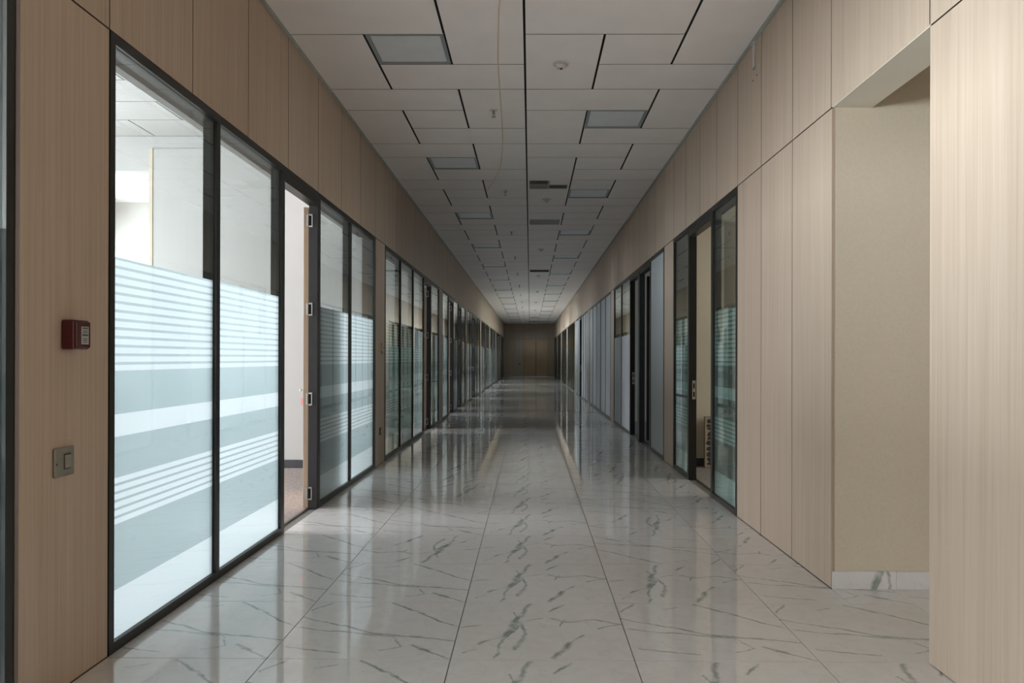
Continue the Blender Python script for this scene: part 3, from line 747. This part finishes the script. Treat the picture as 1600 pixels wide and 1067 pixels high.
# ------------------------------------------------------------------ small things
# fire alarm call box
r = empty('fire_alarm_box', (XL, 3.095, 1.385)); tag(r, 'dark red fire alarm call point with white notice, on the panel before the glass', 'alarm')
boxes('body', [(XL+.001, 3.04, 1.325, XL+.052, 3.15, 1.440)], 'red', r, .005)
cv = boxes('cover', [(XL+.052, 3.046, 1.331, XL+.060, 3.144, 1.434)], 'redclear', r, .003)
lb = boxes('notice', [(XL+.0601, 3.078, 1.345, XL+.0612, 3.128, 1.415)], 'paper', r)
ys = 3.083
for j, (zz, w_, h_) in enumerate(((1.406, .040, .005), (1.397, .034, .003), (1.390, .038, .003), (1.378, .040, .007), (1.366, .030, .003), (1.359, .036, .003), (1.352, .026, .003))):
    boxes('lettering', [(XL+.0612, ys+(.040-w_)/2, zz, XL+.0616, ys+(.040+w_)/2, zz+h_)], 'ink', lb)
# switch below it
r = empty('light_switch', (XL, 3.05, .885)); tag(r, 'brushed metal light switch on the oak panel below the alarm box', 'switch')
boxes('plate', [(XL+.001, 2.99, .83, XL+.012, 3.118, .943)], 'plate', r, .004)
boxes('bezel', [(XL+.012, 3.045, .858, XL+.014, 3.089, .918)], 'joint', r)
boxes('rocker', [(XL+.013, 3.048, .862, XL+.018, 3.086, .914)], 'plate2', r, .0015)
boxes('screw', [(XL+.012, 2.996, .878, XL+.0135, 3.002, .886)], 'ink', r)
# small controls on the second pier
r = empty('thermostat', (XL, 9.64, 1.37)); tag(r, 'small beige control box high on the pier after the first partition', 'thermostat')
boxes('body', [(XL+.001, 9.575, 1.375, XL+.026, 9.705, 1.475)], 'beigeplastic', r, .003)
boxes('cover', [(XL+.001, 9.60, 1.345, XL+.020, 9.69, 1.374)], 'plate2', r)
boxes('dial', [(XL+.026, 9.62, 1.40, XL+.030, 9.66, 1.44)], 'plate', r)
r = empty('wall_socket', (XL, 9.56, .40)); tag(r, 'grey socket low on the same pier as the beige control box', 'socket')
boxes('plate', [(XL+.001, 9.51, .36, XL+.012, 9.60, .45)], 'jamb', r, .003); boxes('insert', [(XL+.012, 9.53, .385, XL+.016, 9.58, .425)], 'plate', r)
# conduit stub under the ceiling on the right
r = empty('conduit', (XR, 5.98, 3.60)); tag(r, 'short white cable duct under the ceiling on the right wall', 'conduit')
boxes('channel', [(XR-.016, 5.965, 3.500, XR-.001, 5.995, HC-.013)], 'plastic', r, .002)
boxes('collar', [(XR-.024, 5.950, HC-.032, XR-.001, 6.010, HC-.0125)], 'plastic', r)
boxes('end_clip', [(XR-.019, 5.960, 3.488, XR-.001, 6.000, 3.502)], 'edge', r)
for y, z in ((5.93, 3.425), (6.04, 3.42)):
    bm = bmesh.new(); cyl(bm, (0, 0, 0), .006, .003, 8, 'X'); link('screw_hole', bm_mesh('screw_hole', bm), 'ink', r, (XR-.0017, y, z))
# pink key tag with key hanging from the lever of the first door
r = empty('key_tag', (-2.205, 7.66, .90)); tag(r, 'pink key tag hanging at the handle of the first open door', 'key tag')
boxes('tag', [(-2.225, 7.645, .83, -2.185, 7.650, .90)], 'pink', r); boxes('ring', [(-2.212, 7.644, .90, -2.198, 7.649, .955)], 'metal', r)
# cardboard-wrapped board standing in the first office on the right
r = empty('leaning_board', (2.10, 9.44, 0)); tag(r, 'tan packing board with torn black patches standing behind the right door', 'board')
boxes('board', [(2.085, 9.40, -.003, 2.40, 9.46, .60)], 'card', r, .004)
random.seed(3)
z = .03
while z < .56:
    hh = random.uniform(.03, .07); dx = random.uniform(0, .02)
    bm = bmesh.new(); n = 9; vs = []
    for i in range(n):
        a = 2*math.pi*i/n; rr = random.uniform(.6, 1.1); vs.append(bm.verts.new((.035*rr*math.cos(a), 0, hh*.6*rr*math.sin(a))))
    f = bm.faces.new(vs); g_ = bmesh.ops.extrude_face_region(bm, geom=[f]); bmesh.ops.translate(bm, verts=[v for v in g_['geom'] if isinstance(v, bmesh.types.BMVert)], vec=(0, .004, 0))
    bmesh.ops.recalc_face_normals(bm, faces=bm.faces)
    link('tear', bm_mesh('tear', bm), 'ink', r, (2.125+dx, 9.396, z+hh*.4)); z += hh*1.15
boxes('cap_strip', [(2.08, 9.392, .601, 2.405, 9.468, .606)], 'paper', r)
